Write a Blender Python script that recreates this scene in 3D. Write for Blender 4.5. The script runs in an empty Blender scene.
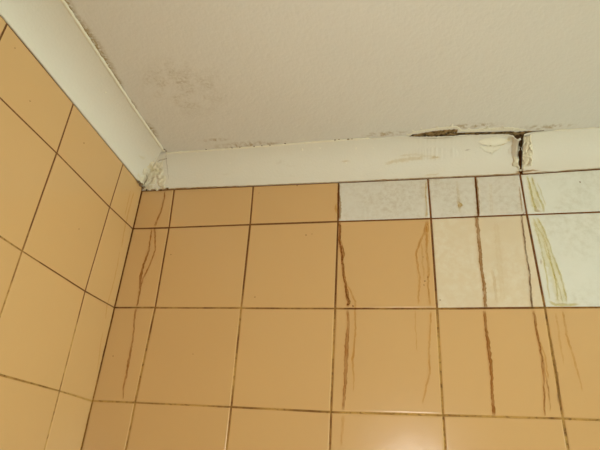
import bpy, math, random
from mathutils import Vector, Matrix, noise

# ------------------------------------------------------------------ camera
sc = bpy.context.scene
col = sc.collection
Z0 = 1.97                                   # floor-to-joint height, so the ceiling is at 2.4 m
FPX = 502.234
CAM = Vector((0.46123, -0.74076, -0.09405 + Z0))
YAW, PIT, ROL = -0.204887, 0.47514, 0.0645295
fw = Vector((math.sin(YAW)*math.cos(PIT), math.cos(YAW)*math.cos(PIT), math.sin(PIT)))
r0 = Vector((math.cos(YAW), -math.sin(YAW), 0)); u0 = r0.cross(fw)
rt = math.cos(ROL)*r0 + math.sin(ROL)*u0
up = -math.sin(ROL)*r0 + math.cos(ROL)*u0
cd = bpy.data.cameras.new('camera'); cam = bpy.data.objects.new('camera', cd); col.objects.link(cam)
cd.sensor_width = 36; cd.lens = FPX/600*36; cd.clip_start = 0.01
cam.matrix_world = Matrix(((rt.x, up.x, -fw.x, CAM.x), (rt.y, up.y, -fw.y, CAM.y), (rt.z, up.z, -fw.z, CAM.z), (0, 0, 0, 1)))
sc.camera = cam

# ------------------------------------------------------------------ light
w = bpy.data.worlds.new('world'); sc.world = w; w.use_nodes = True
w.node_tree.nodes['Background'].inputs[0].default_value = (0.9, 0.95, 1, 1)
w.node_tree.nodes['Background'].inputs[1].default_value = 0.3
WINDOW_STRENGTH = 10.8                       # frosted window in wall_right (its pane gives off daylight)
fl = bpy.data.lights.new('camera_flash', 'SPOT'); flo = bpy.data.objects.new('camera_flash', fl); col.objects.link(flo)
fl.energy = 6.6; fl.color = (1.0, 0.95, 0.92); fl.spot_size = math.radians(112); fl.spot_blend = 1.0; fl.shadow_soft_size = 0.012
flo.location = CAM + rt*0.035 + up*0.03 - fw*0.01
flo.rotation_euler = (fw - up*0.12).to_track_quat('-Z', 'Y').to_euler()
vs = sc.view_settings
vs.view_transform = 'Standard'; vs.look = 'None'; vs.gamma = 1; vs.use_curve_mapping = False; vs.exposure = -0.14

# ------------------------------------------------------------------ helpers
H = 0.43 + Z0                               # ceiling height
def ray(px, py): return fw + rt*((px-300)/FPX) - up*((py-225)/FPX)
def onY(px, py, y=0.0):
    d = ray(px, py); return CAM + d*((y-CAM.y)/d.y)
def onX(px, py, x=0.0):
    d = ray(px, py); return CAM + d*((x-CAM.x)/d.x)
def onZ(px, py, z=H):
    d = ray(px, py); return CAM + d*((z-CAM.z)/d.z)
def lerp(pts, t):
    if t <= pts[0][0]: return pts[0][1]
    for (a, va), (b, vb) in zip(pts, pts[1:]):
        if t <= b: return va + (vb-va)*(t-a)/(b-a)
    return pts[-1][1]
def n1(x, y=0.0, z=0.0): return noise.noise(Vector((x, y, z)))
def mesh(name, vs_, fs, mat, parent=None, smooth=False, attr=None):
    me = bpy.data.meshes.new(name); me.from_pydata([tuple(v) for v in vs_], [], fs); me.update()
    me.materials.append(mat)
    if smooth: me.polygons.foreach_set('use_smooth', [True]*len(me.polygons))
    if attr:
        a = me.attributes.new('dens', 'FLOAT', 'POINT'); a.data.foreach_set('value', attr)
    o = bpy.data.objects.new(name, me); col.objects.link(o)
    if parent: o.parent = parent
    return o
def structure(o, label, cat):
    o['kind'] = 'structure'; o['label'] = label; o['category'] = cat; return o
def box_vf(a, b):
    x0, y0, z0 = a; x1, y1, z1 = b
    v = [(x0,y0,z0),(x1,y0,z0),(x1,y1,z0),(x0,y1,z0),(x0,y0,z1),(x1,y0,z1),(x1,y1,z1),(x0,y1,z1)]
    f = [(0,3,2,1),(4,5,6,7),(0,1,5,4),(1,2,6,5),(2,3,7,6),(3,0,4,7)]
    return v, f
def boxes(name, lst, mat, parent=None):
    V, F = [], []
    for a, b in lst:
        v, f = box_vf(a, b); n = len(V); V += v; F += [tuple(i+n for i in q) for q in f]
    return mesh(name, V, F, mat, parent)

class N:                                    # tiny node builder
    def __init__(s, name):
        s.m = bpy.data.materials.new(name); s.m.use_nodes = True; s.t = s.m.node_tree
        s.b = s.t.nodes['Principled BSDF']; s.pos = s.t.nodes.new('ShaderNodeNewGeometry').outputs['Position']
    def new(s, t, **kw):
        n = s.t.nodes.new(t)
        for k, v in kw.items(): setattr(n, k, v)
        return n
    def put(s, sock, v):
        if hasattr(v, 'is_output'): s.t.links.new(v, sock)
        else: sock.default_value = v
    def noise(s, scale, detail=3, rough=0.55, vec=None, dist=0.0):
        n = s.new('ShaderNodeTexNoise'); s.put(n.inputs['Vector'], vec or s.pos)
        n.inputs['Scale'].default_value = scale; n.inputs['Detail'].default_value = detail
        n.inputs['Roughness'].default_value = rough; n.inputs['Distortion'].default_value = dist
        return n.outputs['Fac']
    def scaled(s, v):
        n = s.new('ShaderNodeVectorMath', operation='MULTIPLY'); s.put(n.inputs[0], s.pos); n.inputs[1].default_value = v; return n.outputs[0]
    def rng(s, v, a, b, c=0.0, d=1.0, smooth=True):
        n = s.new('ShaderNodeMapRange'); n.interpolation_type = 'SMOOTHSTEP' if smooth else 'LINEAR'
        s.put(n.inputs[0], v)
        for i, q in enumerate((a, b, c, d)): n.inputs[i+1].default_value = q
        return n.outputs[0]
    def math(s, op, a, b=0.0):
        n = s.new('ShaderNodeMath', operation=op); s.put(n.inputs[0], a); s.put(n.inputs[1], b); return n.outputs[0]
    def mix(s, f, a, b):
        n = s.new('ShaderNodeMix', data_type='RGBA'); s.put(n.inputs[0], f)
        s.put(n.inputs[6], a if hasattr(a, 'is_output') else (*a, 1)); s.put(n.inputs[7], b if hasattr(b, 'is_output') else (*b, 1))
        return n.outputs[2]
    def sep(s):
        n = s.new('ShaderNodeSeparateXYZ'); s.put(n.inputs[0], s.pos); return n.outputs
    def dist(s, p, sc_=(1, 1, 1)):
        n = s.new('ShaderNodeVectorMath', operation='SUBTRACT'); s.put(n.inputs[0], s.pos); n.inputs[1].default_value = p
        m = s.new('ShaderNodeVectorMath', operation='MULTIPLY'); s.put(m.inputs[0], n.outputs[0]); m.inputs[1].default_value = sc_
        l = s.new('ShaderNodeVectorMath', operation='LENGTH'); s.put(l.inputs[0], m.outputs[0]); return l.outputs['Value']
    def bump(s, h, strength, distance):
        n = s.new('ShaderNodeBump'); s.put(n.inputs['Height'], h); n.inputs['Strength'].default_value = strength
        n.inputs['Distance'].default_value = distance; s.t.links.new(n.outputs[0], s.b.inputs['Normal'])
    def done(s, color, rough, spec=0.5):
        s.put(s.b.inputs['Base Color'], color if hasattr(color, 'is_output') else (*color, 1)); s.put(s.b.inputs['Roughness'], rough)
        s.b.inputs['Specular IOR Level'].default_value = spec; return s.m

# ------------------------------------------------------------------ materials
def tile_mat(name, c1, c2, mott=None, mscale=60, rough=0.24):
    k = N(name)
    oi = k.new('ShaderNodeObjectInfo').outputs['Random']
    f = k.math('ADD', k.math('MULTIPLY', oi, 0.5), k.math('MULTIPLY', k.noise(5, 1), 0.5))
    c = k.mix(f, c1, c2)
    if mott:
        m = k.math('MULTIPLY', k.rng(k.noise(mscale, 5, 0.7), 0.36, 0.72), k.rng(k.noise(14, 2), 0.3, 0.62))
        c = k.mix(m, c, mott)
    k.bump(k.math('ADD', k.math('MULTIPLY', k.noise(38, 1), 0.6), k.math('MULTIPLY', k.noise(420, 2), 0.16)), 0.3, 0.0012)
    return k.done(c, rough, 0.5)
M_peach = tile_mat('peach_glaze', (0.600, 0.370, 0.155), (0.630, 0.395, 0.168))
M_white = tile_mat('white_marbled_glaze', (0.66, 0.62, 0.53), (0.69, 0.65, 0.56), (0.56, 0.49, 0.38), 130, 0.4)
M_white2 = tile_mat('white_speckled_glaze', (0.70, 0.69, 0.60), (0.74, 0.73, 0.64), (0.63, 0.61, 0.50), 95, 0.4)
M_cream = tile_mat('cream_mottled_glaze', (0.67, 0.55, 0.37), (0.69, 0.57, 0.39), (0.73, 0.65, 0.50), 70, 0.36)

def grout_mat():
    k = N('stained_grout')
    dirt = k.noise(13, 4, 0.6); fine = k.noise(160, 3, 0.6)
    zz = k.sep()[2]
    high = k.rng(zz, Z0+0.0, Z0+0.28, 0.0, 0.36)         # soaked from the leak above: more rust towards the top
    f = k.math('ADD', k.rng(dirt, 0.28, 0.72, 0.22, 0.60), high)
    c = k.mix(k.rng(f, 0.34, 0.68), (0.48, 0.28, 0.075), (0.17, 0.068, 0.018))
    c = k.mix(k.rng(fine, 0.45, 0.75, 0, 0.7), c, (0.085, 0.032, 0.01))
    k.bump(k.noise(300, 3), 0.6, 0.001)
    return k.done(c, 0.85, 0.2)
M_grout = grout_mat()

def paint_mat(name, c, c2, dirt=(0.40, 0.28, 0.12), amount=0.5, bumpy=(260, 0.25)):
    k = N(name)
    col_ = k.mix(k.noise(6, 3), c, c2)
    d = k.math('MULTIPLY', k.rng(k.noise(1.0, 5, 0.65, k.scaled((18, 18, 60))), 0.60, 0.80, 0, amount), k.rng(k.noise(7, 2), 0.42, 0.68))
    col_ = k.mix(d, col_, dirt)
    k.bump(k.math('ADD', k.noise(bumpy[0], 3, 0.6), k.math('MULTIPLY', k.noise(28, 2), 1.6)), bumpy[1], 0.0015)
    return k.done(col_, 0.55, 0.3)
M_cornice = paint_mat('cornice_paint', (0.68, 0.635, 0.53), (0.71, 0.67, 0.56))
M_plaster = paint_mat('rough_plaster', (0.64, 0.56, 0.39), (0.72, 0.66, 0.51), (0.30, 0.20, 0.09), 0.6, (170, 0.7))
M_caulk = paint_mat('caulk', (0.72, 0.66, 0.50), (0.76, 0.71, 0.56), (0.35, 0.23, 0.1), 0.8, (300, 0.4))
M_flake = paint_mat('paint_flake_paint', (0.72, 0.67, 0.52), (0.76, 0.71, 0.57), amount=0.2)
k = N('torn_board'); M_torn = k.done(k.mix(k.rng(k.noise(140, 4, 0.65), 0.35, 0.65), (0.34, 0.22, 0.09), (0.06, 0.033, 0.014)), 0.9, 0.2)
k = N('window_frame_paint'); M_frame = k.done((0.75, 0.75, 0.72), 0.4)
k = N('floor_vinyl'); M_floor = k.done(k.mix(k.noise(40, 4), (0.30, 0.25, 0.19), (0.38, 0.32, 0.25)), 0.5)
k = N('hollow_render'); M_render = k.done(k.mix(k.noise(60, 4), (0.16, 0.10, 0.05), (0.30, 0.22, 0.13)), 0.9, 0.2)

def plain_tiled():                          # the walls behind the photographer, never in view
    k = N('peach_tiled_wall')
    br = k.new('ShaderNodeTexBrick', offset=0.0, squash=1.0)
    mp = k.new('ShaderNodeVectorMath', operation='ADD')
    s = k.sep(); cb = k.new('ShaderNodeCombineXYZ'); k.put(cb.inputs[0], k.math('ADD', s[0], s[1])); k.put(cb.inputs[1], s[2])
    k.put(br.inputs['Vector'], cb.outputs[0])
    br.inputs['Color1'].default_value = br.inputs['Color2'].default_value = (0.62, 0.35, 0.125, 1)
    br.inputs['Mortar'].default_value = (0.2, 0.12, 0.05, 1); br.inputs['Scale'].default_value = 1
    br.inputs['Mortar Size'].default_value = 0.0015; br.inputs['Brick Width'].default_value = 0.15; br.inputs['Row Height'].default_value = 0.15
    return k.done(br.outputs['Color'], 0.25)
M_tiled = plain_tiled()

def ceiling_mat():
    k = N('ceiling_paint')
    c = k.mix(k.noise(4, 3), (0.66, 0.62, 0.54), (0.69, 0.65, 0.57))
    brown = (0.34, 0.235, 0.085)
    a = onZ(183, 88); b = onZ(165, 96)
    n_f = k.noise(230, 4, 0.7); n_b = k.noise(38, 4, 0.6)
    m = k.math('MULTIPLY', k.rng(k.dist(a, (1, 1, 1)), 0.02, 0.085, 1, 0), k.math('MULTIPLY', k.rng(n_b, 0.38, 0.70), k.rng(n_f, 0.36, 0.66)))
    c = k.mix(k.math('MULTIPLY', m, 0.55), c, brown)
    # mould bloom beside the left joint
    x = k.sep()[0]
    for (px, py, r) in ((88, 28, 0.035), (98, 44, 0.04), (108, 62, 0.035), (118, 80, 0.025), (152, 130, 0.035), (70, 2, 0.03), (134, 104, 0.02)):
        p = onZ(px, py)
        q = k.math('MULTIPLY', k.rng(k.dist((DL(p.y), p.y, H), (2.4, 1, 1)), r*0.25, r, 1, 0), k.rng(n_f, 0.34, 0.60))
        c = k.mix(k.math('MULTIPLY', q, 0.9), c, brown)
    # water stains beside the back joint
    for (px, py, r, sx) in ((385, 134, 0.03, 0.6), (470, 126, 0.03, 0.5), (250, 145, 0.045, 0.5), (545, 127, 0.03, 0.5), (215, 140, 0.02, 0.6)):
        p = onZ(px, py)
        q = k.math('MULTIPLY', k.rng(k.dist(p, (sx, 3.2, 1)), r*0.2, r, 1, 0), k.rng(k.noise(110, 4, 0.65), 0.42, 0.62))
        c = k.mix(k.math('MULTIPLY', q, 0.7), c, (0.36, 0.24, 0.09))
    k.bump(k.math('ADD', k.noise(190, 3, 0.6), k.math('MULTIPLY', k.noise(45, 2), 1.2)), 0.32, 0.0022)
    return k.done(c, 0.6, 0.25)

def stain_mat(name, tint, body=(0.1, 0.05, 0.02), solid=0.0, lo=0.25, hi=0.55):
    """dried film: filters the light going to and from the surface below it, with a little opaque body"""
    k = N(name)
    at = k.new('ShaderNodeAttribute', attribute_name='dens').outputs['Fac']
    a = k.math('MINIMUM', k.math('MULTIPLY', at, k.rng(k.noise(130, 4, 0.65), lo, hi, 0.4, 1.05)), 1.0)
    tr = k.new('ShaderNodeBsdfTransparent'); k.put(tr.inputs[0], k.mix(a, (1, 1, 1), tint))
    k.done(body, 0.6, 0.2)
    mx = k.new('ShaderNodeMixShader'); k.put(mx.inputs[0], k.math('MULTIPLY', a, solid))
    k.t.links.new(tr.outputs[0], mx.inputs[1]); k.t.links.new(k.b.outputs[0], mx.inputs[2])
    k.t.links.new(mx.outputs[0], k.t.nodes['Material Output'].inputs['Surface'])
    return k.m
S_rust = stain_mat('rust_run', (0.64, 0.44, 0.22), (0.20, 0.075, 0.015), 0.2)
S_dark = stain_mat('dark_run', (0.46, 0.33, 0.22), (0.08, 0.035, 0.012), 0.3)
S_gold = stain_mat('yellow_run', (0.76, 0.60, 0.30))
S_olive = stain_mat('olive_run', (0.84, 0.77, 0.48))

# ------------------------------------------------------------------ cornice path measurements (metres, from the wall plane / the ceiling plane)
_hb = sorted((onY(x, y, -0.004).x, onY(x, y, -0.004).z) for x, y in ((175, 188.2), (200, 187), (254, 184.8), (340, 181.2), (428, 177.2), (521, 173), (560, 170.3), (598, 167.6)))
HB = lambda x: lerp(_hb, x)
_hl = sorted((onX(x, y, 0.0008).y, onX(x, y, 0.0008).z) for x, y in ((0, 14), (40, 62), (80, 111), (123, 163)))
_sl = (_hl[-1][1]-_hl[0][1])/(_hl[-1][0]-_hl[0][0]); _hl.insert(0, (_hl[0][0]-.12, _hl[0][1]-.12*_sl)); _hl.append((0, _hl[-1][1]-_hl[-1][0]*_sl))
HL = lambda y: lerp(_hl, y)
_db = sorted((onZ(x, y).x, -onZ(x, y).y) for x, y in ((180, 152), (250, 147), (330, 140.5), (400, 135.8), (470, 133.5), (515, 132.5), (590, 128)))
DB = lambda x: lerp(_db, x)
_dl = sorted((onZ(x, y).y, onZ(x, y).x) for x, y in ((63, 0), (100, 56), (137, 112), (160, 145)))
DL = lambda y: lerp(_dl, y)

# ------------------------------------------------------------------ room shell
XR, YF, T = 1.65, -2.1, 0.1
M_ceiling = ceiling_mat()
GD = 0.0006                                 # joints lie this far behind the tile faces
wall_back = structure(boxes('wall_back', [((-T, GD, 0), (XR+T, T, H+T))], M_grout), 'back wall tiled in peach squares with some white tiles on top', 'wall')
wall_left = structure(boxes('wall_left', [((-T, YF-T, 0), (-GD, GD, H+T))], M_grout), 'left wall tiled in yellowish peach squares below the cornice', 'wall')
wall_front = structure(boxes('wall_front', [((-GD, YF-T, 0), (XR+T, YF, H+T))], M_tiled), 'peach tiled wall behind the photographer', 'wall')
wy0, wy1, wz0, wz1 = -1.28, -0.38, 1.15, 2.05
wall_right = structure(boxes('wall_right', [((XR, YF, 0), (XR+T, wy0, H+T)), ((XR, wy1, 0), (XR+T, GD, H+T)), ((XR, wy0, 0), (XR+T, wy1, wz0)), ((XR, wy0, wz1), (XR+T, wy1, H+T))], M_tiled), 'peach tiled wall with the frosted window', 'wall')
floor = structure(boxes('floor', [((-GD, YF, -T), (XR, GD, 0))], M_floor), 'beige bathroom floor', 'floor')
ceiling = structure(boxes('ceiling', [((-GD, YF, H), (XR, GD, H+T))], M_ceiling), 'off-white painted ceiling with brown mould spots', 'ceiling')

win = structure(boxes('window_1', [((XR+.02, wy0, wz0), (XR+.07, wy0+.04, wz1)), ((XR+.02, wy1-.04, wz0), (XR+.07, wy1, wz1)), ((XR+.02, wy0+.04, wz0), (XR+.07, wy1-.04, wz0+.04)), ((XR+.02, wy0+.04, wz1-.04), (XR+.07, wy1-.04, wz1))], M_frame), 'white framed frosted bathroom window', 'window')
k = N('frosted_daylit_glass'); k.b.inputs['Emission Color'].default_value = (0.83, 1.0, 0.90, 1); k.b.inputs['Emission Strength'].default_value = WINDOW_STRENGTH
M_pane = k.done((0.8, 0.8, 0.75), 0.5)
boxes('pane', [((XR+.04, wy0+.04, wz0+.04), (XR+.048, wy1-.04, wz1-.04))], M_pane, win)

# ------------------------------------------------------------------ tiles
rnd = random.Random(7)
GR = 0.00125                                # half joint width
def tile(corners, out, mat, parent, label=None, name='tile', g=GR, gap=None):
    """corners: four joint crossings (bl, br, tr, tl) on the wall plane; out: unit vector into the room"""
    c = [Vector(p) for p in corners]
    gs = gap or (g, g, g, g)                # left, bottom, right, top joint halves
    e1 = (c[1]-c[0]).normalized(); e2 = (c[3]-c[0]).normalized()
    jit = lambda: rnd.uniform(-.00025, .00025)
    base = [c[0]+e1*(gs[0]+jit())+e2*(gs[1]+jit()), c[1]-e1*(gs[2]+jit())+e2*(gs[1]+jit()),
            c[2]-e1*(gs[2]+jit())-e2*(gs[3]+jit()), c[3]+e1*(gs[0]+jit())-e2*(gs[3]+jit())]
    sg = ((1, 1), (-1, 1), (-1, -1), (1, -1))
    t1, t2, t0 = rnd.uniform(-.0004, .0004), rnd.uniform(-.0004, .0004), rnd.uniform(-.0001, .0002)
    tilt = [t0-t1-t2, t0+t1-t2, t0+t1+t2, t0-t1+t2]
    V, F = [], []
    for ins, dep in ((0, -.004), (0, -.0008), (.0004, -.00035), (.0011, -.0001), (.0024, 0)):
        for i in range(4):
            V.append(base[i] + e1*sg[i][0]*ins + e2*sg[i][1]*ins + out*(dep + tilt[i]*0.5))
    flip = e1.cross(e2).dot(out) < 0
    for r in range(4):
        for i in range(4):
            j = (i+1) % 4; q = (r*4+i, r*4+j, r*4+4+j, r*4+4+i); F.append(q[::-1] if flip else q)
    F.append((19, 18, 17, 16) if flip else (16, 17, 18, 19))
    o = mesh(name, V, F, mat, parent)
    for p in list(o.data.polygons)[4:16]: p.use_smooth = False
    if label: o['label'] = label
    return o

# measured joint crossings of the back wall: column 0 is the corner, rows 0,1,2 from below
PX = {2: [(134, 227), (169, 227.5), (250, 224.5), (338, 221.5), (431, 218.5), (527, 214.6)],
      1: [(116, 306.5), (155, 307.5), (241, 308), (335, 308.5), (437, 308.5), (545, 307.5)],
      0: [(93, 400.5), (135, 402.5), (231, 407), (331, 412), (443, 415.3), (563, 418.6)]}
TOPX = [144, 176, 254, 338.5, 428, 521]
P, WL, W0 = 0.15, 0.083, 0.071
def cx(c): return 0.0 if c == 0 else W0 + (c-1)*P
NC = 9
def bp(c, r):                               # joint crossing on the back wall
    z = Z0 + r*0.1496
    if r in PX and 0 < c < 6:
        q = onY(*PX[r][c]); return Vector((q.x, 0, q.z))
    if r in PX and c >= 6: z = bp(5, r).z + {2: .001, 1: .001, 0: 0}[r]
    if r in PX and c == 0: z = bp(1, r).z
    x = cx(c)
    if r == 3:
        x = onY(TOPX[c], 180).x if 0 < c < 6 else cx(c); return Vector((x, 0, HB(x)))
    if r < 0 and 0 < c < 6: x = bp(c, 0).x + (bp(c, 0).x-bp(c, 1).x)*(-r)*0.3
    return Vector((min(x, XR), 0, z))
outB = Vector((0, -1, 0))
NCB = 12
for r in range(-4, 3):
    for c in range(NCB):
        if cx(c) >= XR-0.01: continue
        q = [bp(c, r), bp(c+1, r), bp(c+1, r+1), bp(c, r+1)]
        mat, lab = M_peach, None
        if r == 2 and c == 4:               # this place holds two narrow pieces
            a, b = onY(475.2, 178), onY(478.5, 216)
            a.z = HB(a.x); b.z = (q[0].z+q[1].z)/2
            gp = lambda l, rr: (l, GR, rr, .0010)
            tile([q[0], b, a, q[3]], outB, M_white, wall_back, 'narrow white marbled tile under the cornice', gap=gp(GR, .0012))
            tile([b, q[1], q[2], a], outB, M_white, wall_back, 'narrow white marbled tile beside the broken cornice joint', gap=gp(.0012, GR*1.2))
            continue
        if r == 2 and c == 3: mat, lab = M_white, 'wide white marbled tile with beige mottling'
        if r == 2 and c >= 5: mat, lab = M_white2, 'greyish white speckled tile in the top row'
        if r == 1 and c == 4: mat, lab = M_cream, 'pale cream mottled tile'
        if r == 1 and c >= 5: mat, lab = M_white2, 'greyish white speckled tile in the second row'
        tile(q, outB, mat, wall_back, lab, gap=(GR if c else .001, GR, GR, .0010 if r == 2 else GR))
# lower wall, far below the frame: a dado of the same tiles as one part
PL = {2: [(110, 207), (57, 153)], 1: [(85.5, 291.3), (22.5, 251)], 0: [(60, 391)]}
def lp(c, r):                               # joint crossing on the left wall, columns counted from the corner
    z = Z0 + r*0.1496; y = 0.0 if c == 0 else -(WL + (c-1)*P)
    if r in PL and 0 < c <= len(PL[r]):
        q = onX(*PL[r][c-1]); return Vector((0, q.y, q.z))
    if r in PX and c == 0: z = bp(1, r).z
    if c == 3 and r >= 1: y = onX(7.5, 23.5).y
    if r == 3:
        if c == 1: y = onX(123, 165).y
        if c == 2: y = onX(73.5, 104).y
        return Vector((0, y, HL(y)))
    return Vector((0, max(y, YF), z))
outL = Vector((1, 0, 0))
for r in range(-4, 3):
    for c in range(15):
        if -(WL+(c-1)*P) <= YF+0.01: continue
        q = [lp(c+1, r), lp(c, r), lp(c, r+1), lp(c+1, r+1)]
        tile(q, outL, M_peach, wall_left, gap=(GR, GR*.8, .001 if c == 0 else GR, .0003 if r == 2 else GR*.8))
for wname, par, a, b in (('lower_tiling', wall_back, (0.002, -.0002, 0.0), (XR, GD, Z0-4*0.1496-.002)), ('lower_tiling', wall_left, (-GD, YF, 0.0), (.0002, -.0015, Z0-4*0.1496-.002))):
    boxes(wname, [(a, b)], M_tiled, par)

# ------------------------------------------------------------------ cornice
def sag(x):                                 # how far the back cornice has dropped from the ceiling
    g = lerp([(X(400), 0), (X(408), .0010), (X(416), .0022), (X(430), .0030), (X(446), .0032), (X(457), .0030), (X(460), .0016), (X(475), .0018), (X(477), .0030), (X(479), .0018), (X(500), .0022),
              (X(508), .0026), (X(512.5), .0055), (X(516.5), .0150), (X(519), .0120), (X(521), .0060), (X(526), .0026), (X(534), .0010), (X(546), .0004), (X(560), 0)], x)
    if g > 0.0006: g *= 1 + 0.35*n1(x*260, 3.1) + .2*n1(x*700, 9)
    return g
def X(px): return onZ(px, 133).x
def prof(s, d, hb, top):                    # point of the cove face: distance from wall, height
    th = s*math.pi/2; g = H-top; top = H
    ao, az = d-(d-.0030)*math.cos(th), hb+.0025+(top-hb-.0055)*math.sin(th)
    co, cz = .0030+(d-.0030)*s, hb+.0025+(top-hb-.0055)*s
    m = .72
    return ao*m+co*(1-m), az*m+cz*(1-m)-g*s**9
NS = 16
def ring(d, hb, top, wob):
    pts = [(0.0, hb), (.0022, hb)]
    for i in range(NS+1):
        o, z = prof(i/NS, d, hb, top); pts.append((o-wob*math.sin(math.pi*i/NS), z))
    pts += [(d, top-.0006), (d-.012, top-.0006), (0.0, hb+.014)]
    return pts
def sweep(name, stations, mat, place):
    V, F = [], []
    for st in stations:
        for k_, (o, z) in enumerate(st['ring']): V.append(place(st, o, z, k_))
    n = len(stations[0]['ring'])
    for i in range(len(stations)-1):
        for j in range(n):
            j2 = (j+1) % n; F.append((i*n+j, i*n+j2, (i+1)*n+j2, (i+1)*n+j))
    F.append(tuple(range(n))[::-1]); F.append(tuple((len(stations)-1)*n+j for j in range(n)))
    o = mesh(name, V, F, mat)
    o.data.polygons.foreach_set('use_smooth', [True]*len(o.data.polygons))
    o.data.set_sharp_from_angle(angle=math.radians(50))
    return o
def wob(t): return .0009*n1(t*9, 1.7) + .0004*n1(t*40, 5.2)
# left cornice
ys = [-0.0] + [-.004*i for i in range(1, 530) if -.004*i > YF] + [YF]
st = [dict(t=y, ring=ring(DL(y), HL(y), H, wob(y))) for y in ys]
trim_1 = sweep('trim_1', st, M_cornice, lambda s, o, z, k_: (o, min(s['t'], -o), z))
structure(trim_1, 'cream painted cove cornice along the left wall', 'cornice')
# back cornice up to the broken joint, and the length beyond it
XB0, XB1 = onY(522.6, 160, -.03).x, onY(525.8, 158, -.03).x
def jag(z, seed): return .0030*n1(z*150, seed) + .0016*n1(z*520, seed+4)
def bring(x): return ring(DB(x), HB(x), H-sag(x), wob(x+4))
xs = [0.0] + [.003*i for i in range(1, 400) if .003*i < X(402)] + [X(402)+.0012*i for i in range(1, 300) if X(402)+.0012*i < XB0-.001] + [XB0]
st = [dict(t=x, ring=bring(x)) for x in xs]
def pl2(s, o, z, k_):
    x = s['t']
    if x < o: x = o
    if s['t'] > XB0-.011:
        x += jag(z, 2.0)*(s['t']-XB0+.011)/.011
    return (x, -o, z)
trim_2 = structure(sweep('trim_2', st, M_cornice, pl2), 'cream cove cornice on the back wall between corner and broken joint', 'cornice')
xs = [XB1] + [XB1+.0012*i for i in range(1, 20)] + [XB1+.024+.003*i for i in range(1, 52)] + [XB1+.18+.03*i for i in range(1, 30) if XB1+.18+.03*i < XR] + [XR]
st = [dict(t=x, ring=bring(x)) for x in xs]
def pl3(s, o, z, k_):
    x = s['t']
    if x < XB1+.011: x += jag(z, 8.0)*(XB1+.011-x)/.011
    return (x, -o-.0006, z)
trim_3 = structure(sweep('trim_3', st, M_cornice, pl3), 'cream cove cornice on the back wall right of the broken joint', 'cornice')

# ------------------------------------------------------------------ points on the cornice face
def face(side, along, s):
    if side == 'b':
        o, z = prof(s, DB(along), HB(along), H-sag(along)); return Vector((along, -o, z))
    o, z = prof(s, DL(along), HL(along), H); return Vector((o, along, z))
def face_n(side, along, s):
    a, b = face(side, along, max(0, s-.02)), face(side, along, min(1, s+.02)); t = b-a
    n = t.cross(Vector((1, 0, 0))) if side == 'b' else t.cross(Vector((0, 1, 0)))
    n.normalize()
    return n if n.dot(CAM-a) > 0 else -n

# corner plaster patch smeared over the mitre
V, F = [], []
NU, NV = 64, 36
for iu in range(NU+1):
    u = -.034 + .092*iu/NU
    for iv in range(NV+1):
        s = -0.06 + .92*iv/NV
        sc_ = max(0.0, s)
        if u < 0:
            o, z = prof(sc_, DL(-.05), HL(-.05), H); p = Vector((o, -o+u, z)); n = face_n('l', -.05, min(sc_, .95))
        else:
            o, z = prof(sc_, DB(.08), HB(.08), H); p = Vector((o+u, -o, z)); n = face_n('b', .08, min(sc_, .95))
        if s < 0: p.z += s*.06
        b1, b2 = face_n('l', -.05, min(sc_, .95)), face_n('b', .08, min(sc_, .95))
        bl = max(0, min(1, (u+.010)/.020)); n = (b1*(1-bl)+b2*bl).normalized()
        uc = (u-.009)/(.040*(1-.62*max(0, s))); rad = math.sqrt((uc*1.05)**2 + (max(0, s-.12)/.80)**2)
        rad += .30*n1(u*90, s*6, 3) + .15*n1(u*260, s*14, 8)
        edge = max(0.0, min(1.0, (1-rad)/.35))
        lump = .0016 + .0020*n1(u*55, s*4, 1) + .0011*n1(u*150, s*10, 5) + .0012*abs(n1(u*330, s*22, 6))
        crack = min(abs(n1(u*55+.3, s*3.4, 11)), abs(n1(u*40, s*4.5+2, 21)))
        if crack < .06: lump -= .0034*(1-crack/.06)
        V.append(p + n*(-.0012 + edge*(.0014+max(-.0012, lump))))
for iu in range(NU):
    for iv in range(NV):
        a = iu*(NV+1)+iv; F.append((a, a+1, a+NV+2, a+NV+1))
pp = mesh('plaster_patch', V, F, M_plaster, trim_1, True); pp['label'] = 'lumpy cracked plaster filling the corner mitre'

# caulk beads along the ceiling joint
def bead(pts, rad, parent, seed, name='caulk_bead', mat=None):
    V, F = [], []; n = 7
    for i, p in enumerate(pts):
        a = pts[max(0, i-1)]; b = pts[min(len(pts)-1, i+1)]; t = (b-a).normalized()
        e1 = t.cross(Vector((0, 0, 1))).normalized(); e2 = e1.cross(t)
        r = rad*(1 + .45*n1(i*.45, seed) + .3*n1(i*1.6, seed+3))
        if i in (0, len(pts)-1): r *= .2
        for j in range(n):
            th = 2*math.pi*j/n; V.append(p + e1*math.cos(th)*r*1.15 + e2*math.sin(th)*r*.8)
        if i:
            for j in range(n): F.append(((i-1)*n+j, (i-1)*n+(j+1) % n, i*n+(j+1) % n, i*n+j))
    return mesh(name, V, F, mat or M_caulk, parent, True)
bead([Vector((DL(y)+.0004, y, H-.0018)) for y in [-.050-.003*i for i in range(200)]], .0023, trim_1, 1)
bead([Vector((x, -DB(x)+.0002, H-.0012)) for x in [.056+.003*i for i in range(int((X(372)-.056)/.003))]], .0023, trim_2, 5)
bead([Vector((x, -DB(x)-.0002, H-.0008)) for x in [X(552)+.003*i for i in range(160)]], .0011, trim_3, 9)

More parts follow.
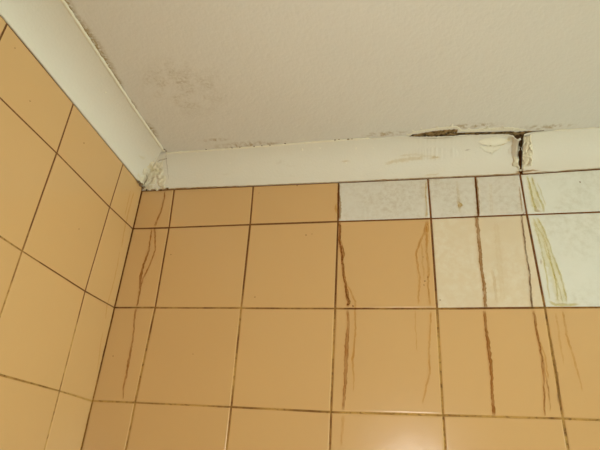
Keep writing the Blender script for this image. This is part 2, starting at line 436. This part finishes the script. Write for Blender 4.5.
# ------------------------------------------------------------------ torn edge of the ceiling, flakes, crumbs
def resample(pts, step):
    out = [pts[0].copy()]
    for a, b in zip(pts, pts[1:]):
        n = max(1, int((b-a).length/step))
        for i in range(1, n+1): out.append(a.lerp(b, i/n))
    return out
def ribbon(name, pts, widths, nrm, mat, parent, dens=1.0, seed=0.0, rag=.6, wav=.0011, rim=0.0, label=None, fade=True, step=.0022):
    """a dried run lying on a surface: polyline of surface points, width in metres along it"""
    P_ = resample(pts, step); n = len(P_); V, F, A = [], [], []
    prof_a = (0.0, .8+rim*.3, 1-rim*.7, .8+rim*.3, 0.0)
    for i, p in enumerate(P_):
        t = (P_[min(n-1, i+1)]-P_[max(0, i-1)]).normalized(); sd = t.cross(nrm).normalized()
        q = i/(n-1)*(len(widths)-1); w_ = widths[int(q)] + (widths[min(len(widths)-1, int(q)+1)]-widths[int(q)])*(q-int(q))
        c = p + sd*wav*(n1(i*.22, seed) + .6*n1(i*.7, seed+2))
        wl_ = w_*.5*(1+rag*n1(i*.5, seed+5)+rag*.6*n1(i*1.7, seed+6)); wr_ = w_*.5*(1+rag*n1(i*.5, seed+7)+rag*.6*n1(i*1.7, seed+8))
        f = min(1, i/2.5, (n-1-i)/2.5) if fade else 1
        f *= max(.25, 1+.55*n1(i*.13, seed+11))
        for k_, s in enumerate((-1.2, -.78, 0, .78, 1.2)):
            V.append(c + sd*s*(wl_ if s < 0 else wr_)); A.append(max(0, min(1, prof_a[k_]*f*dens)))
        if i:
            for k_ in range(4):
                a = (i-1)*5+k_; F.append((a, a+1, a+6, a+5))
    o = mesh(name, V, F, mat, parent, True, A)
    if label: o['label'] = label
    return o
ZD = Vector((0, 0, -1))
cz = lambda pts, dz=.0012: [onZ(x, y, H-dz) for x, y in pts]
def solid_strip(name, pts, widths, mat, parent, seed, drop=.0016):    # torn board with a ragged edge and some body
    P_ = resample(pts, .002); n = len(P_); V, F = [], []
    for i, p in enumerate(P_):
        t = (P_[min(n-1, i+1)]-P_[max(0, i-1)]).normalized(); sd = t.cross(ZD).normalized()
        w_ = lerp([(j/(len(widths)-1), v) for j, v in enumerate(widths)], i/(n-1))
        a = w_*.5*(1+.5*n1(i*.6, seed)+.3*n1(i*1.9, seed)); b = w_*.5*(1+.5*n1(i*.6, seed+3)+.3*n1(i*1.9, seed+3))
        V += [p - sd*a + ZD*-.002, p - sd*a*.8 + ZD*drop*(1+.6*n1(i*.8, seed+5)), p + sd*b*.8 + ZD*drop*(1+.6*n1(i*.8, seed+6)), p + sd*b + ZD*-.002]
        if i:
            for k_ in range(3): F.append(((i-1)*4+k_, (i-1)*4+k_+1, i*4+k_+1, i*4+k_))
    return mesh(name, V, F, mat, parent)
solid_strip('torn_edge', cz([(409, 137), (415, 135.2), (430, 133.0), (445, 131.6), (457.5, 130.8)], 0), [.003, .007, .0095, .0105, .0100], M_torn, ceiling, 1.0, .0005)['label'] = 'brown torn board edge showing in the ceiling crack'
solid_strip('torn_edge', cz([(457, 134), (466, 133.2), (476, 133.6), (490, 132.4), (511, 131.6)], 0), [.004, .0035, .002, .0025, .003], M_torn, ceiling, 4.0, .0004)
solid_strip('torn_edge', cz([(508, 133), (513, 133), (518, 132.6), (530, 131.5), (544, 130.6)], 0), [.003, .006, .005, .0015, .0012], M_torn, ceiling, 7.0, .0004)

ls = solid_strip('lifted_paint', cz([(404, 137.4), (410, 134.4), (416, 131.6), (430, 129.2), (444, 127.8), (456, 126.6), (459, 128), (461, 131)], 0), [.001, .0045, .005, .004, .0045, .006, .004, .002], M_flake, ceiling, 11.0, .0009)
ls['label'] = 'raised torn lip of ceiling paint'
solid_strip('lifted_paint', cz([(459, 131), (464, 130.6), (474, 130.6), (486, 129.4), (500, 128.6), (510, 128.6), (518, 129.4), (526, 129.6)], 0), [.002, .007, .0075, .008, .0075, .008, .007, .001], M_flake, ceiling, 15.0, .0008)
# bare brown board behind the dropped cornice
xs = [X(400)+.004*i for i in range(62)]
mesh('bare_board', [(x, -DB(x)+(-.0035 if X(411) < x < X(514) else .0015), H-.0004) for x in xs]+[(x, -.001, H-.0004) for x in xs], [(i, i+1, i+1+len(xs), i+len(xs)) for i in range(len(xs)-1)], M_torn, ceiling)['label'] = 'bare brown board above the dropped cornice'
def flake(p, nrm, size, parent, seed, curl=.4, mat=M_flake, name='paint_flake'):
    R_ = random.Random(seed); nrm = nrm.normalized()
    e1 = nrm.orthogonal().normalized(); e1 = (Matrix.Rotation(R_.uniform(0, 6.28), 3, nrm) @ e1); e2 = nrm.cross(e1)
    tp, bt = [], []; n = 8
    asp = R_.uniform(.3, .6); size *= R_.uniform(.7, 1.5)
    for i in range(n):
        th = 2*math.pi*i/n; r = size*R_.uniform(.55, 1.1)
        a, b = math.cos(th)*r, math.sin(th)*r*asp
        h = curl*(a+size*.6)**2/size*.6 + R_.uniform(-.06, .06)*size
        q = p + e1*a + e2*b + nrm*h; tp.append(q + nrm*.0005); bt.append(q)
    c = p + nrm*size*.08; V = tp+bt+[c+nrm*.0005, c]; F = []
    for i in range(n):
        j = (i+1) % n; F += [(i, j, 2*n), (n+j, n+i, 2*n+1), (i, n+i, n+j, j)]
    return mesh(name, V, F, mat, parent)
R = random.Random(3)
for px, py, sz in ((408, 134.5, .0030), (413, 131.0, .0034), (421, 128.6, .0026), (437, 126.8, .0030), (452, 125.4, .0032), (461, 129.4, .0030), (469, 128.4, .0034), (487, 127.2, .0034), (503, 126.8, .0034), (515, 129.0, .0030), (415, 137.6, .0022)):
    flake(onZ(px, py, H-.0004), Vector((R.uniform(-.3, .3), R.uniform(-.5, .1), -1)), sz, ceiling, int(px*7+py), R.uniform(.05, .35))
def lumpy(p, size, parent, seed, mat=M_plaster, flat=1.0, nrm=None, name='plaster_crumb'):
    V, F = [], []; nl, nt = 6, 8
    nrm = (nrm or Vector((0, -1, -.4))).normalized(); e1 = nrm.orthogonal().normalized(); e2 = nrm.cross(e1)
    for i in range(nl+1):
        th = math.pi*i/nl
        for j in range(nt):
            ph = 2*math.pi*j/nt
            d = Vector((math.sin(th)*math.cos(ph), math.sin(th)*math.sin(ph), math.cos(th)))
            r = size*(1+.55*noise.noise(d*1.6+Vector((seed, 0, 0)))+.35*noise.noise(d*3.7+Vector((0, seed, 0))))
            V.append(p + e1*d.x*r + e2*d.y*r + nrm*d.z*r*flat)
    for i in range(nl):
        for j in range(nt):
            F.append((i*nt+j, i*nt+(j+1) % nt, (i+1)*nt+(j+1) % nt, (i+1)*nt+j))
    return mesh(name, V, F, mat, parent)
def onface(px, py):                         # the point of the back cornice face behind a pixel
    best, bs, bx = 1e9, 0, 0
    for i in range(61):
        s = i/60; o = .03
        for _ in range(3):
            p = onY(px, py, -o); f_ = face('b', p.x, s); o = -f_.y
        p = onY(px, py, f_.y); e = abs(p.z-f_.z)
        if e < best: best, bs, bx = e, s, p.x
    return face('b', bx, bs), face_n('b', bx, bs), bx, bs
# crumbled plaster on both sides of the broken joint
def joint_patch(x0, x1, parent, amp, seed, smin, smax):
    V, F = [], []; nu, nv = 16, 34
    for i in range(nu+1):
        t = i/nu; x = x0+(x1-x0)*t
        for j in range(nv+1):
            s_ = smin+(smax-smin)*j/nv; p = face('b', x, s_); n = face_n('b', x, s_); p.x += jag(p.z, 2.0 if parent is trim_2 else 8.0)*(1-t)
            r = t*1.05 + .35*n1(p.x*120, s_*5, seed) + .2*n1(p.x*330, s_*13, seed+2) + .5*max(0, abs(s_-.55)-.36)/.1
            e = max(0, min(1, (1-r)/.3))
            h = amp*(.55 + .9*n1(p.x*170, s_*7, seed+5) + .6*n1(p.x*420, s_*17, seed+7) + .35*n1(p.x*900, s_*40, seed+9))*(1-.4*(1-t)**2)
            V.append(p + n*(-.0016 + e*(.0018+max(-.0012, h))))
    for i in range(nu):
        for j in range(nv):
            a = i*(nv+1)+j; F.append((a, a+1, a+nv+2, a+nv+1))
    o = mesh('crumbled_plaster', V, F, M_plaster, parent); o['label'] = 'crumbled plaster at the broken cornice joint'; return o
joint_patch(XB0-.0005, XB0-.013, trim_2, .0026, 3.0, 0.0, .92)
joint_patch(XB1+.0002, XB1+.017, trim_3, .0040, 13.0, 0.0, .98)
for i, (px, py, sz) in enumerate(((523.5, 168.6, .0026), (521, 170.2, .0022), (526, 169, .0024), (514, 172.2, .0018), (524, 163, .0016))):
    p, n, _, _ = onface(px, py); lumpy(p - n*sz*.5, sz, trim_2 if px < 524 else trim_3, i*3.3+1, flat=.6, nrm=n)
# curling layer of paint peeled off below the hole
def peel(pxs, parent, lift, seed):
    V, F = [], []; nv = 6
    for i, (px, ya, yb) in enumerate(pxs):
        for j in range(nv):
            t = j/(nv-1); p, n, _, _ = onface(px, ya+(yb-ya)*t)
            l = lift*t**2*math.sin(math.pi*min(1, max(0, (i+.5)/len(pxs))))
            V.append(p + n*(.0003 + l + .0003*n1(i*.9, j*.6, seed)))
    m = len(V)
    V += [v - Vector((0, -.25, -.4))*0.0 + Vector((0, .0005, .0004)) for v in V]
    for i in range(len(pxs)-1):
        for j in range(nv-1):
            a = i*nv+j; q = (a, a+1, a+nv+1, a+nv); F += [q, tuple(m+k_ for k_ in q[::-1])]
        a = i*nv+nv-1; F.append((a, a+nv, m+a+nv, m+a))
    return mesh('peeling_paint', V, F, M_flake, parent, True)
peel([(478+2.0*i, 141-4.2*math.sin(math.pi*(i+.3)/17)+.5*n1(i*.9, 1), 142+(4.0+2.4*n1(i*.9, 2))*math.sin(math.pi*(i+.3)/17)-.10*i) for i in range(17)], trim_2, .0048, 1)['label'] = 'curled sheet of peeling paint below the ceiling crack'
peel([(480+1.7*i, 146, 146.4+(6.5+3*n1(i*.8, 6))*math.sin(math.pi*(i+.3)/13)) for i in range(13)], trim_2, .0020, 4)

# stains lying on the cornice
def fribbon(pts, widths, mat, parent, dens, seed, **kw):
    q = [onface(*p) for p in pts]; n = sum((a[1] for a in q), Vector())/len(q)
    return ribbon('stain', [a[0]+a[1]*.0009 for a in q], widths, n.normalized(), mat, parent, dens, seed, **kw)
for i, (pts, w_, m_, d_) in enumerate((
        ([(384, 164), (396, 161.5), (410, 159), (424, 157.6)], [.004, .007, .005], S_gold, .30),
        ([(398, 156), (406, 155), (416, 154.4), (440, 157.6)], [.002, .004, .003], S_gold, .25),
        ([(428, 158.5), (434, 157.6), (441, 157.4)], [.002, .004, .002], S_gold, .40),
        ([(464, 150.4), (467, 149.6), (471, 149)], [.0015, .0022, .0015], S_dark, .45),
        ([(340, 162), (346, 161), (351, 161.5)], [.002, .003, .002], S_gold, .30),
        ([(486, 145.6), (494, 146), (502, 144.4), (506, 142.5)], [.0012, .0025, .0016], S_gold, .75),
        ([(511, 141), (508, 138.5), (505, 140)], [.004, .005, .003], S_olive, .6),
        ([(145, 184), (152, 178), (160, 172)], [.003, .004, .003], S_olive, .2),
        ([(515, 172.6), (520, 171.8), (528, 171), (540, 170.6)], [.003, .0035, .003, .001], S_rust, .7),
        ([(422, 134.5), (436, 133.9), (452, 132.6)], [.0008, .0014, .0008], S_dark, .8),
        ([(424, 175.5), (432, 175), (440, 173.6)], [.002, .003, .002], S_gold, .35))):
    fribbon(pts, w_, m_, trim_2 if pts[0][0] > 170 else trim_1, d_, i*1.7, rag=.7)

# hairline cracks over the corner patch, drawn on the filled mitre
def corner_pt(px, py):
    best = None
    for i in range(41):
        s_ = i/40; p = None
        for side in 'lb':
            o = .03
            for _ in range(4):
                q = onX(px, py, o) if side == 'l' else onY(px, py, -o)
                a = min(-.001, q.y) if side == 'l' else max(.001, q.x)
                f_ = face(side, a, s_); o = f_.x if side == 'l' else -f_.y
            e = abs(q.z-f_.z)
            ok = (f_.y <= -f_.x) if side == 'l' else (f_.x >= -f_.y)
            if ok and (best is None or e < best[0]): best = (e, f_)
    return best[1] + (CAM-best[1]).normalized()*.0045
for i, (pts, w_, m_, d_) in enumerate((([(157, 161.5), (161, 160), (164.5, 159), (168, 158)], [.0014, .002, .0012], S_dark, .7), ([(165, 151), (166.5, 155), (166, 160), (167.6, 170), (168.5, 180)], [.001, .0014, .001, .001], S_dark, .4),
        ([(146, 173), (147.5, 178), (146, 182), (143.5, 185)], [.0012, .0018, .0014], S_dark, .6), ([(148, 180), (154, 177.6), (160, 176)], [.0008, .0012, .0008], S_dark, .4),
        ([(150, 164), (153, 169), (152, 173)], [.003, .005, .003], S_olive, .35), ([(154, 171), (160, 170), (164, 171)], [.004, .007, .004], S_olive, .4), ([(138, 155), (142, 157), (146, 158)], [.003, .005, .003], S_olive, .35))):
    ribbon('stain', [corner_pt(*p) for p in pts], w_, (CAM-corner_pt(*pts[0])).normalized(), m_, trim_1, d_, i*4.1+9, rag=.8)

# ------------------------------------------------------------------ dried runs on the back wall
YO = -.0010
def run(pts, widths, mat, dens, seed, **kw):
    return ribbon('stain_run', [onY(x, y, YO) for x, y in pts], widths, Vector((0, -1, 0)), mat, wall_back, dens, seed, **kw)
mm = .001
RUNS = [
 # beside the corner
 ([(165, 190.7), (164, 200), (161.3, 210.7), (156.7, 221), (154.7, 227)], [1.4, 1.6, 2.6], S_rust, .75),
 ([(154.7, 227), (155.0, 240), (155.3, 250), (149, 267), (143, 279), (140.2, 288)], [2.2, 1.6, 1.8, 2.0], S_rust, .7),
 ([(152, 228), (150.5, 238), (149, 250), (143.5, 266), (140.5, 276), (140, 290), (137, 307)], [2.0, 1.6, 2.2, 3.0, 2.4, 1.8], S_rust, .85),
 ([(136, 308), (134.7, 316), (133, 339), (130, 354), (128, 365.5), (123.5, 388), (122.7, 400)], [2.4, 1.4, 1.5, 2.6, 2.0, 1.0], S_rust, .72),
 # along the third joint
 ([(339, 183), (338.6, 196), (340, 206), (339.5, 220)], [1.6, 3.6, 4.4, 2.0], S_rust, .85),
 ([(336.6, 203), (335.8, 209), (336.8, 215)], [1.0, 2.6, 1.0], S_gold, .8),
 ([(339.4, 222), (340.4, 231), (339.4, 241), (341, 249), (342.2, 258), (343, 269), (346, 287), (349, 303), (347, 307)], [2.4, 2.2, 2.6, 2.0, 2.8, 3.2, 2.8, 4.0, 3.0], S_rust, .95),
 ([(340.2, 223), (341, 231), (339.6, 241), (341.6, 249), (341.8, 258), (344, 266), (342.8, 274), (346, 286), (346.4, 294), (349.4, 303), (346.5, 307)], [1.0, 1.2, 1.0, 1.4, 1.0, 1.4, 1.0], S_rust, 1.0),
 ([(340.5, 239), (343, 247), (344.3, 254), (342.2, 260), (344, 270)], [1.2, 1.8, 2.0, 1.4], S_rust, .9),
 ([(347, 285), (351, 292), (355, 302), (355.6, 330), (352.6, 360), (354, 379), (353.6, 392)], [1.4, 1.8, 1.6, 1.5, 2.0, 1.6, .8], S_gold, .62),
 ([(348, 309), (348.6, 322), (347.6, 334), (346.4, 352), (346, 370), (344.6, 390), (343, 411)], [2.8, 2.2, 4.2, 4.4, 3.6, 3.0, 2.0], S_rust, .58),
 ([(343.5, 414), (342.4, 430), (341, 446)], [2.4, 2.0, 1.4], S_gold, .35),
 # left of the fourth joint
 ([(426.4, 180), (425.6, 195), (426.8, 206), (426, 218)], [1.0, 1.8, 1.4, 2.2], S_gold, .75),
 ([(427, 220), (424.5, 233), (419.5, 243), (416, 254), (418, 266), (420, 278), (418, 305)], [3.0, 2.2, 1.8, 2.0, 1.6, 1.8, 1.4], S_gold, .6),
 ([(428.4, 221), (427, 238), (426.5, 252), (429, 268), (428, 284), (430, 306)], [3.0, 2.6, 2.2, 2.4, 1.6, 1.6], S_gold, .65),
 ([(421, 242), (422.5, 258), (424, 280)], [1.2, 1.6, 1.0], S_gold, .4),
 ([(431, 311), (430, 335), (429, 352), (430, 373), (427, 384), (422.5, 404)], [1.8, 1.4, 1.6, 1.6, 1.6, 1.2], S_gold, .55),
 ([(415, 310), (416, 332), (417, 352)], [1.2, 1.2, .8], S_gold, .4),
 # the long run below the narrow white pieces
 ([(475.6, 214), (477.5, 225), (479.6, 248), (482, 270), (484, 288), (485.8, 309)], [4.4, 3.4, 3.6, 3.0, 3.4, 3.0], S_rust, 1.0),
 ([(476, 178), (477.3, 195), (478.6, 215)], [3.4, 3.0, 3.4], S_rust, .8),
 ([(484.6, 310), (485.8, 328), (489, 348), (491, 365.5), (492, 383), (493, 400), (494, 416)], [2.4, 2.6, 3.2, 3.4, 2.6, 2.4, 2.8], S_rust, .95),
 ([(491, 266), (495, 285), (497, 304)], [2, 3, 2], S_gold, .22),
 ([(496, 222), (499, 260), (503, 300)], [5, 6, 5], S_gold, .12),
 # thin dark run left of the fifth joint
 ([(519.5, 186), (521, 200), (522.5, 212)], [1.0, 1.4, 1.8], S_rust, .6),
 ([(525, 211), (521.5, 216), (524.2, 234), (525.6, 249), (530, 276), (531.6, 300), (533, 309)], [1.2, 1.8, 1.4, 1.6, 1.5, 1.8], S_dark, .75),
 ([(533.6, 310), (535.5, 323), (538.6, 339), (542, 360), (544, 379), (544.6, 398), (545, 417)], [2.4, 2.2, 1.6, 1.6, 1.4, 1.2], S_rust, .78),
 ([(537, 330), (541, 350), (546, 376), (549.5, 398), (550.5, 412)], [1.2, 1.6, 1.4, 1.0], S_rust, .5),
 ([(540, 340), (545, 356), (549, 380)], [1.0, 1.4, 1.0], S_gold, .6),
 ([(548, 330), (553, 352), (558, 385), (561, 412)], [1.6, 2.4, 2.8, 2.0], S_dark, .35),
 # olive runs right of the fifth joint
 ([(527, 175), (530, 188), (533, 200), (537, 212)], [2.0, 1.8, 2.2, 2.6], S_olive, .8),
 ([(531, 176), (535.5, 188), (540, 200), (543.5, 207), (544, 213)], [1.6, 1.8, 2.0, 3.0, 2.0], S_olive, .9),
 ([(530, 178), (534, 195), (538, 210)], [7, 9, 11], S_olive, .32),
 ([(534, 211.5), (538, 210.6), (542, 212)], [2.2, 3.0, 2.0], S_rust, .7),
 ([(532.5, 217), (538, 228), (543, 236), (548, 250), (553, 268), (556, 284), (558, 302)], [1.8, 1.6, 1.6, 1.8, 1.6, 1.4], S_olive, .9),
 ([(537, 217), (544, 230), (551, 250), (558, 268), (562, 279), (567, 303)], [1.6, 1.8, 1.6, 1.8, 2.0, 1.4], S_olive, .85),
 ([(534, 222), (541, 246), (546, 272), (550, 300)], [1.2, 1.6, 1.6, 1.2], S_olive, .7),
 ([(543, 240), (550, 262), (560, 290), (563, 304)], [1.0, 1.4, 1.6, 1.2], S_olive, .6),
 ([(540, 258), (541.4, 262), (541.6, 265)], [1.0, 2.2, 1.0], S_rust, .7),
 ([(529, 180), (532.5, 196), (535, 212)], [1.0, 1.2, 1.0], S_olive, .8),
 ([(537, 182), (541, 192), (546, 206)], [1.0, 1.2, 1.0], S_olive, .6),
 ([(535, 220), (545, 245), (556, 280), (562, 304)], [8, 11, 12, 10], S_olive, .26),
 ([(548, 301), (556, 304.6), (568, 304.8), (580, 304.6)], [2, 3.4, 3.0, 1.5], S_olive, .75),
 ([(563, 311), (567, 336), (575, 362), (583, 392)], [1.8, 1.8, 1.8, 1.0], S_gold, .5),
 ([(556, 312), (559, 336), (564, 366)], [1.6, 1.8, 1.0], S_gold, .4),
 # spots in the narrow white piece
 ([(457.5, 200), (459.5, 204), (459.6, 209)], [2.0, 6.0, 2.0], S_gold, .75),
 ([(457, 180), (458, 192), (460, 214)], [2.0, 2.6, 2.0], S_gold, .28),
 ([(490, 182), (491, 198), (492, 214)], [3.0, 3.6, 3.0], S_gold, .14),
]
for i, (pts, w_, m_, d_) in enumerate(RUNS):
    run(pts, [v*mm*1.3 for v in w_], m_, min(1, d_*1.15), i*2.31+1, rim=.75 if m_ in (S_gold, S_rust) else .4)
# streaks on the left wall near the corner
for i, (pts, w_, d_) in enumerate((([(134, 192), (130, 206), (127, 218), (124, 232), (121.5, 248)], [2.5, 3.5, 3.0], .45),
                                  ([(131, 190), (127.5, 204), (125, 216)], [2.0, 3.0, 2.0], .4),
                                  ([(120, 250), (117, 268), (113, 285), (107, 305), (105.5, 320)], [1.6, 2.2, 2.6, 2.0], .5),
                                  ([(103, 330), (100, 350), (97, 372)], [1.6, 2.2, 1.4], .45), ([(95, 405), (90, 425), (85, 446)], [2.0, 2.4, 2.0], .4))):
    ribbon('stain_run', [onX(x, y, .0010) for x, y in pts], [v*mm for v in w_], Vector((1, 0, 0)), S_gold, wall_left, d_, i*3.1+60)
# grime in the internal corner, under the cornice and at the joint crossings
ribbon('corner_grime', [Vector((.0012, -.0012, HB(.02)-.002)), Vector((.0012, -.0012, Z0+.15)), Vector((.0012, -.0012, Z0-.5))], [.003, .0022, .002, .002], Vector((1, -1, 0)).normalized(), S_rust, wall_back, .4, 77, rag=.5, wav=.0002)
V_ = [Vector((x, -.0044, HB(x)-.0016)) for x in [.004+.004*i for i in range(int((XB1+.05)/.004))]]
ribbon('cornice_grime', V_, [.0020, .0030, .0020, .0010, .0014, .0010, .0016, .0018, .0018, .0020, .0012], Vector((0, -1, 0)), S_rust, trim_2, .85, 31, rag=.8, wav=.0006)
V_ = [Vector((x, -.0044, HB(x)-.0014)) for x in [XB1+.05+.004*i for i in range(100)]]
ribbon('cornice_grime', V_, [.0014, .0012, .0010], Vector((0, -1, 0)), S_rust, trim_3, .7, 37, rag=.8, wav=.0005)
p = onY(143, 186, -.006)
for i, (px, py, sz, m_) in enumerate(((141, 184.5, .0036, 'o'), (144, 187.5, .0030, 'o'), (150, 189.2, .0026, 'p'), (157, 189.4, .0030, 'p'), (164, 187.5, .0034, 'p'), (139, 182, .0028, 'o'), (161, 190, .0018, 't'), (146.5, 190, .0018, 't'), (167.5, 188.6, .0022, 't'))):
    q = onY(px, py, -.005) if px > 143.5 else onX(px, py, .004)
    lumpy(q, sz, trim_1, 40+i*2.7, {'o': M_render, 'p': M_plaster, 't': M_torn}[m_], .7)
# drips of old paint and pinhead marks
def speck(p, nrm, r, mat, parent, seed):
    n = 7; R_ = random.Random(seed); e1 = nrm.orthogonal().normalized(); e2 = nrm.cross(e1)
    V = [p + nrm*.0006] + [p + (e1*math.cos(i*6.283/n)+e2*math.sin(i*6.283/n))*r*R_.uniform(.6, 1.2) for i in range(n)]
    mesh('speck', V, [(0, 1+i, 1+(i+1) % n) for i in range(n)], mat, parent)
k = N('dark_speck'); M_speck = k.done((0.24, 0.11, 0.035), 0.7, 0.1)
for i, (px, py, r) in enumerate(((255, 297, .0012), (306, 235, .0015), (312, 234, .0009), (259, 193, .0009), (300, 184.5, .0012), (297, 185.5, .0014), (171, 254.5, .0012), (423, 257, .0011), (425, 281, .0014), (428, 277, .0012),
                                 (424, 285, .0011), (580, 182, .0016), (193, 354, .0010), (113, 356, .0012), (440, 300, .0012), (526, 212, .0015), (347.5, 304.5, .0022), (353, 306, .0016))):
    speck(onY(px, py, -.0006), Vector((0, -1, 0)), r*.85, M_speck, wall_back, i)
for i, (px, py, r) in enumerate(((15, 48, .0010), (30, 101, .0011), (84, 143, .0012), (79, 229, .0010), (42, 66, .0008))):
    speck(onX(px, py, .0006), Vector((1, 0, 0)), r, M_speck, wall_left, 50+i)
for i, (px, py, r) in enumerate(((335, 140.0, .0020), (339, 139.4, .0014), (348, 139.4, .0024), (352, 139, .0018), (262, 145.8, .0014), (270, 145.4, .0016), (240, 147.4, .0014), (254, 146.4, .0018), (206, 149.5, .0014), (164, 149.5, .0030), (166, 151, .0022), (285, 143.6, .0016), (232, 148, .0012))):
    speck(onZ(px, py, H-.0019), ZD, r, M_torn, ceiling, 80+i)
for i, (px, py, sz) in enumerate(((302, 149.5, .0020), (320, 148, .0014), (356, 148, .0018), (346, 163, .0014), (230, 163, .0012), (373, 148, .0014))):
    q, n, _, _ = onface(px, py); lumpy(q, sz, trim_2, 90+i*1.9, M_flake, .5, n, 'paint_lump')
d = ray(105.5, 92.5); b_ = None
for i in range(40):                         # paint lump on the left cornice
    s = i/40; o = .03
    for _ in range(3): q = onX(105.5, 92.5, o); f_ = face('l', q.y, s); o = f_.x
    q = onX(105.5, 92.5, f_.x); e = abs(q.z-f_.z)
    if b_ is None or e < b_[0]: b_ = (e, f_, face_n('l', q.y, s))
lumpy(b_[1], .0016, trim_1, 33, M_flake, .6, b_[2], 'paint_lump')
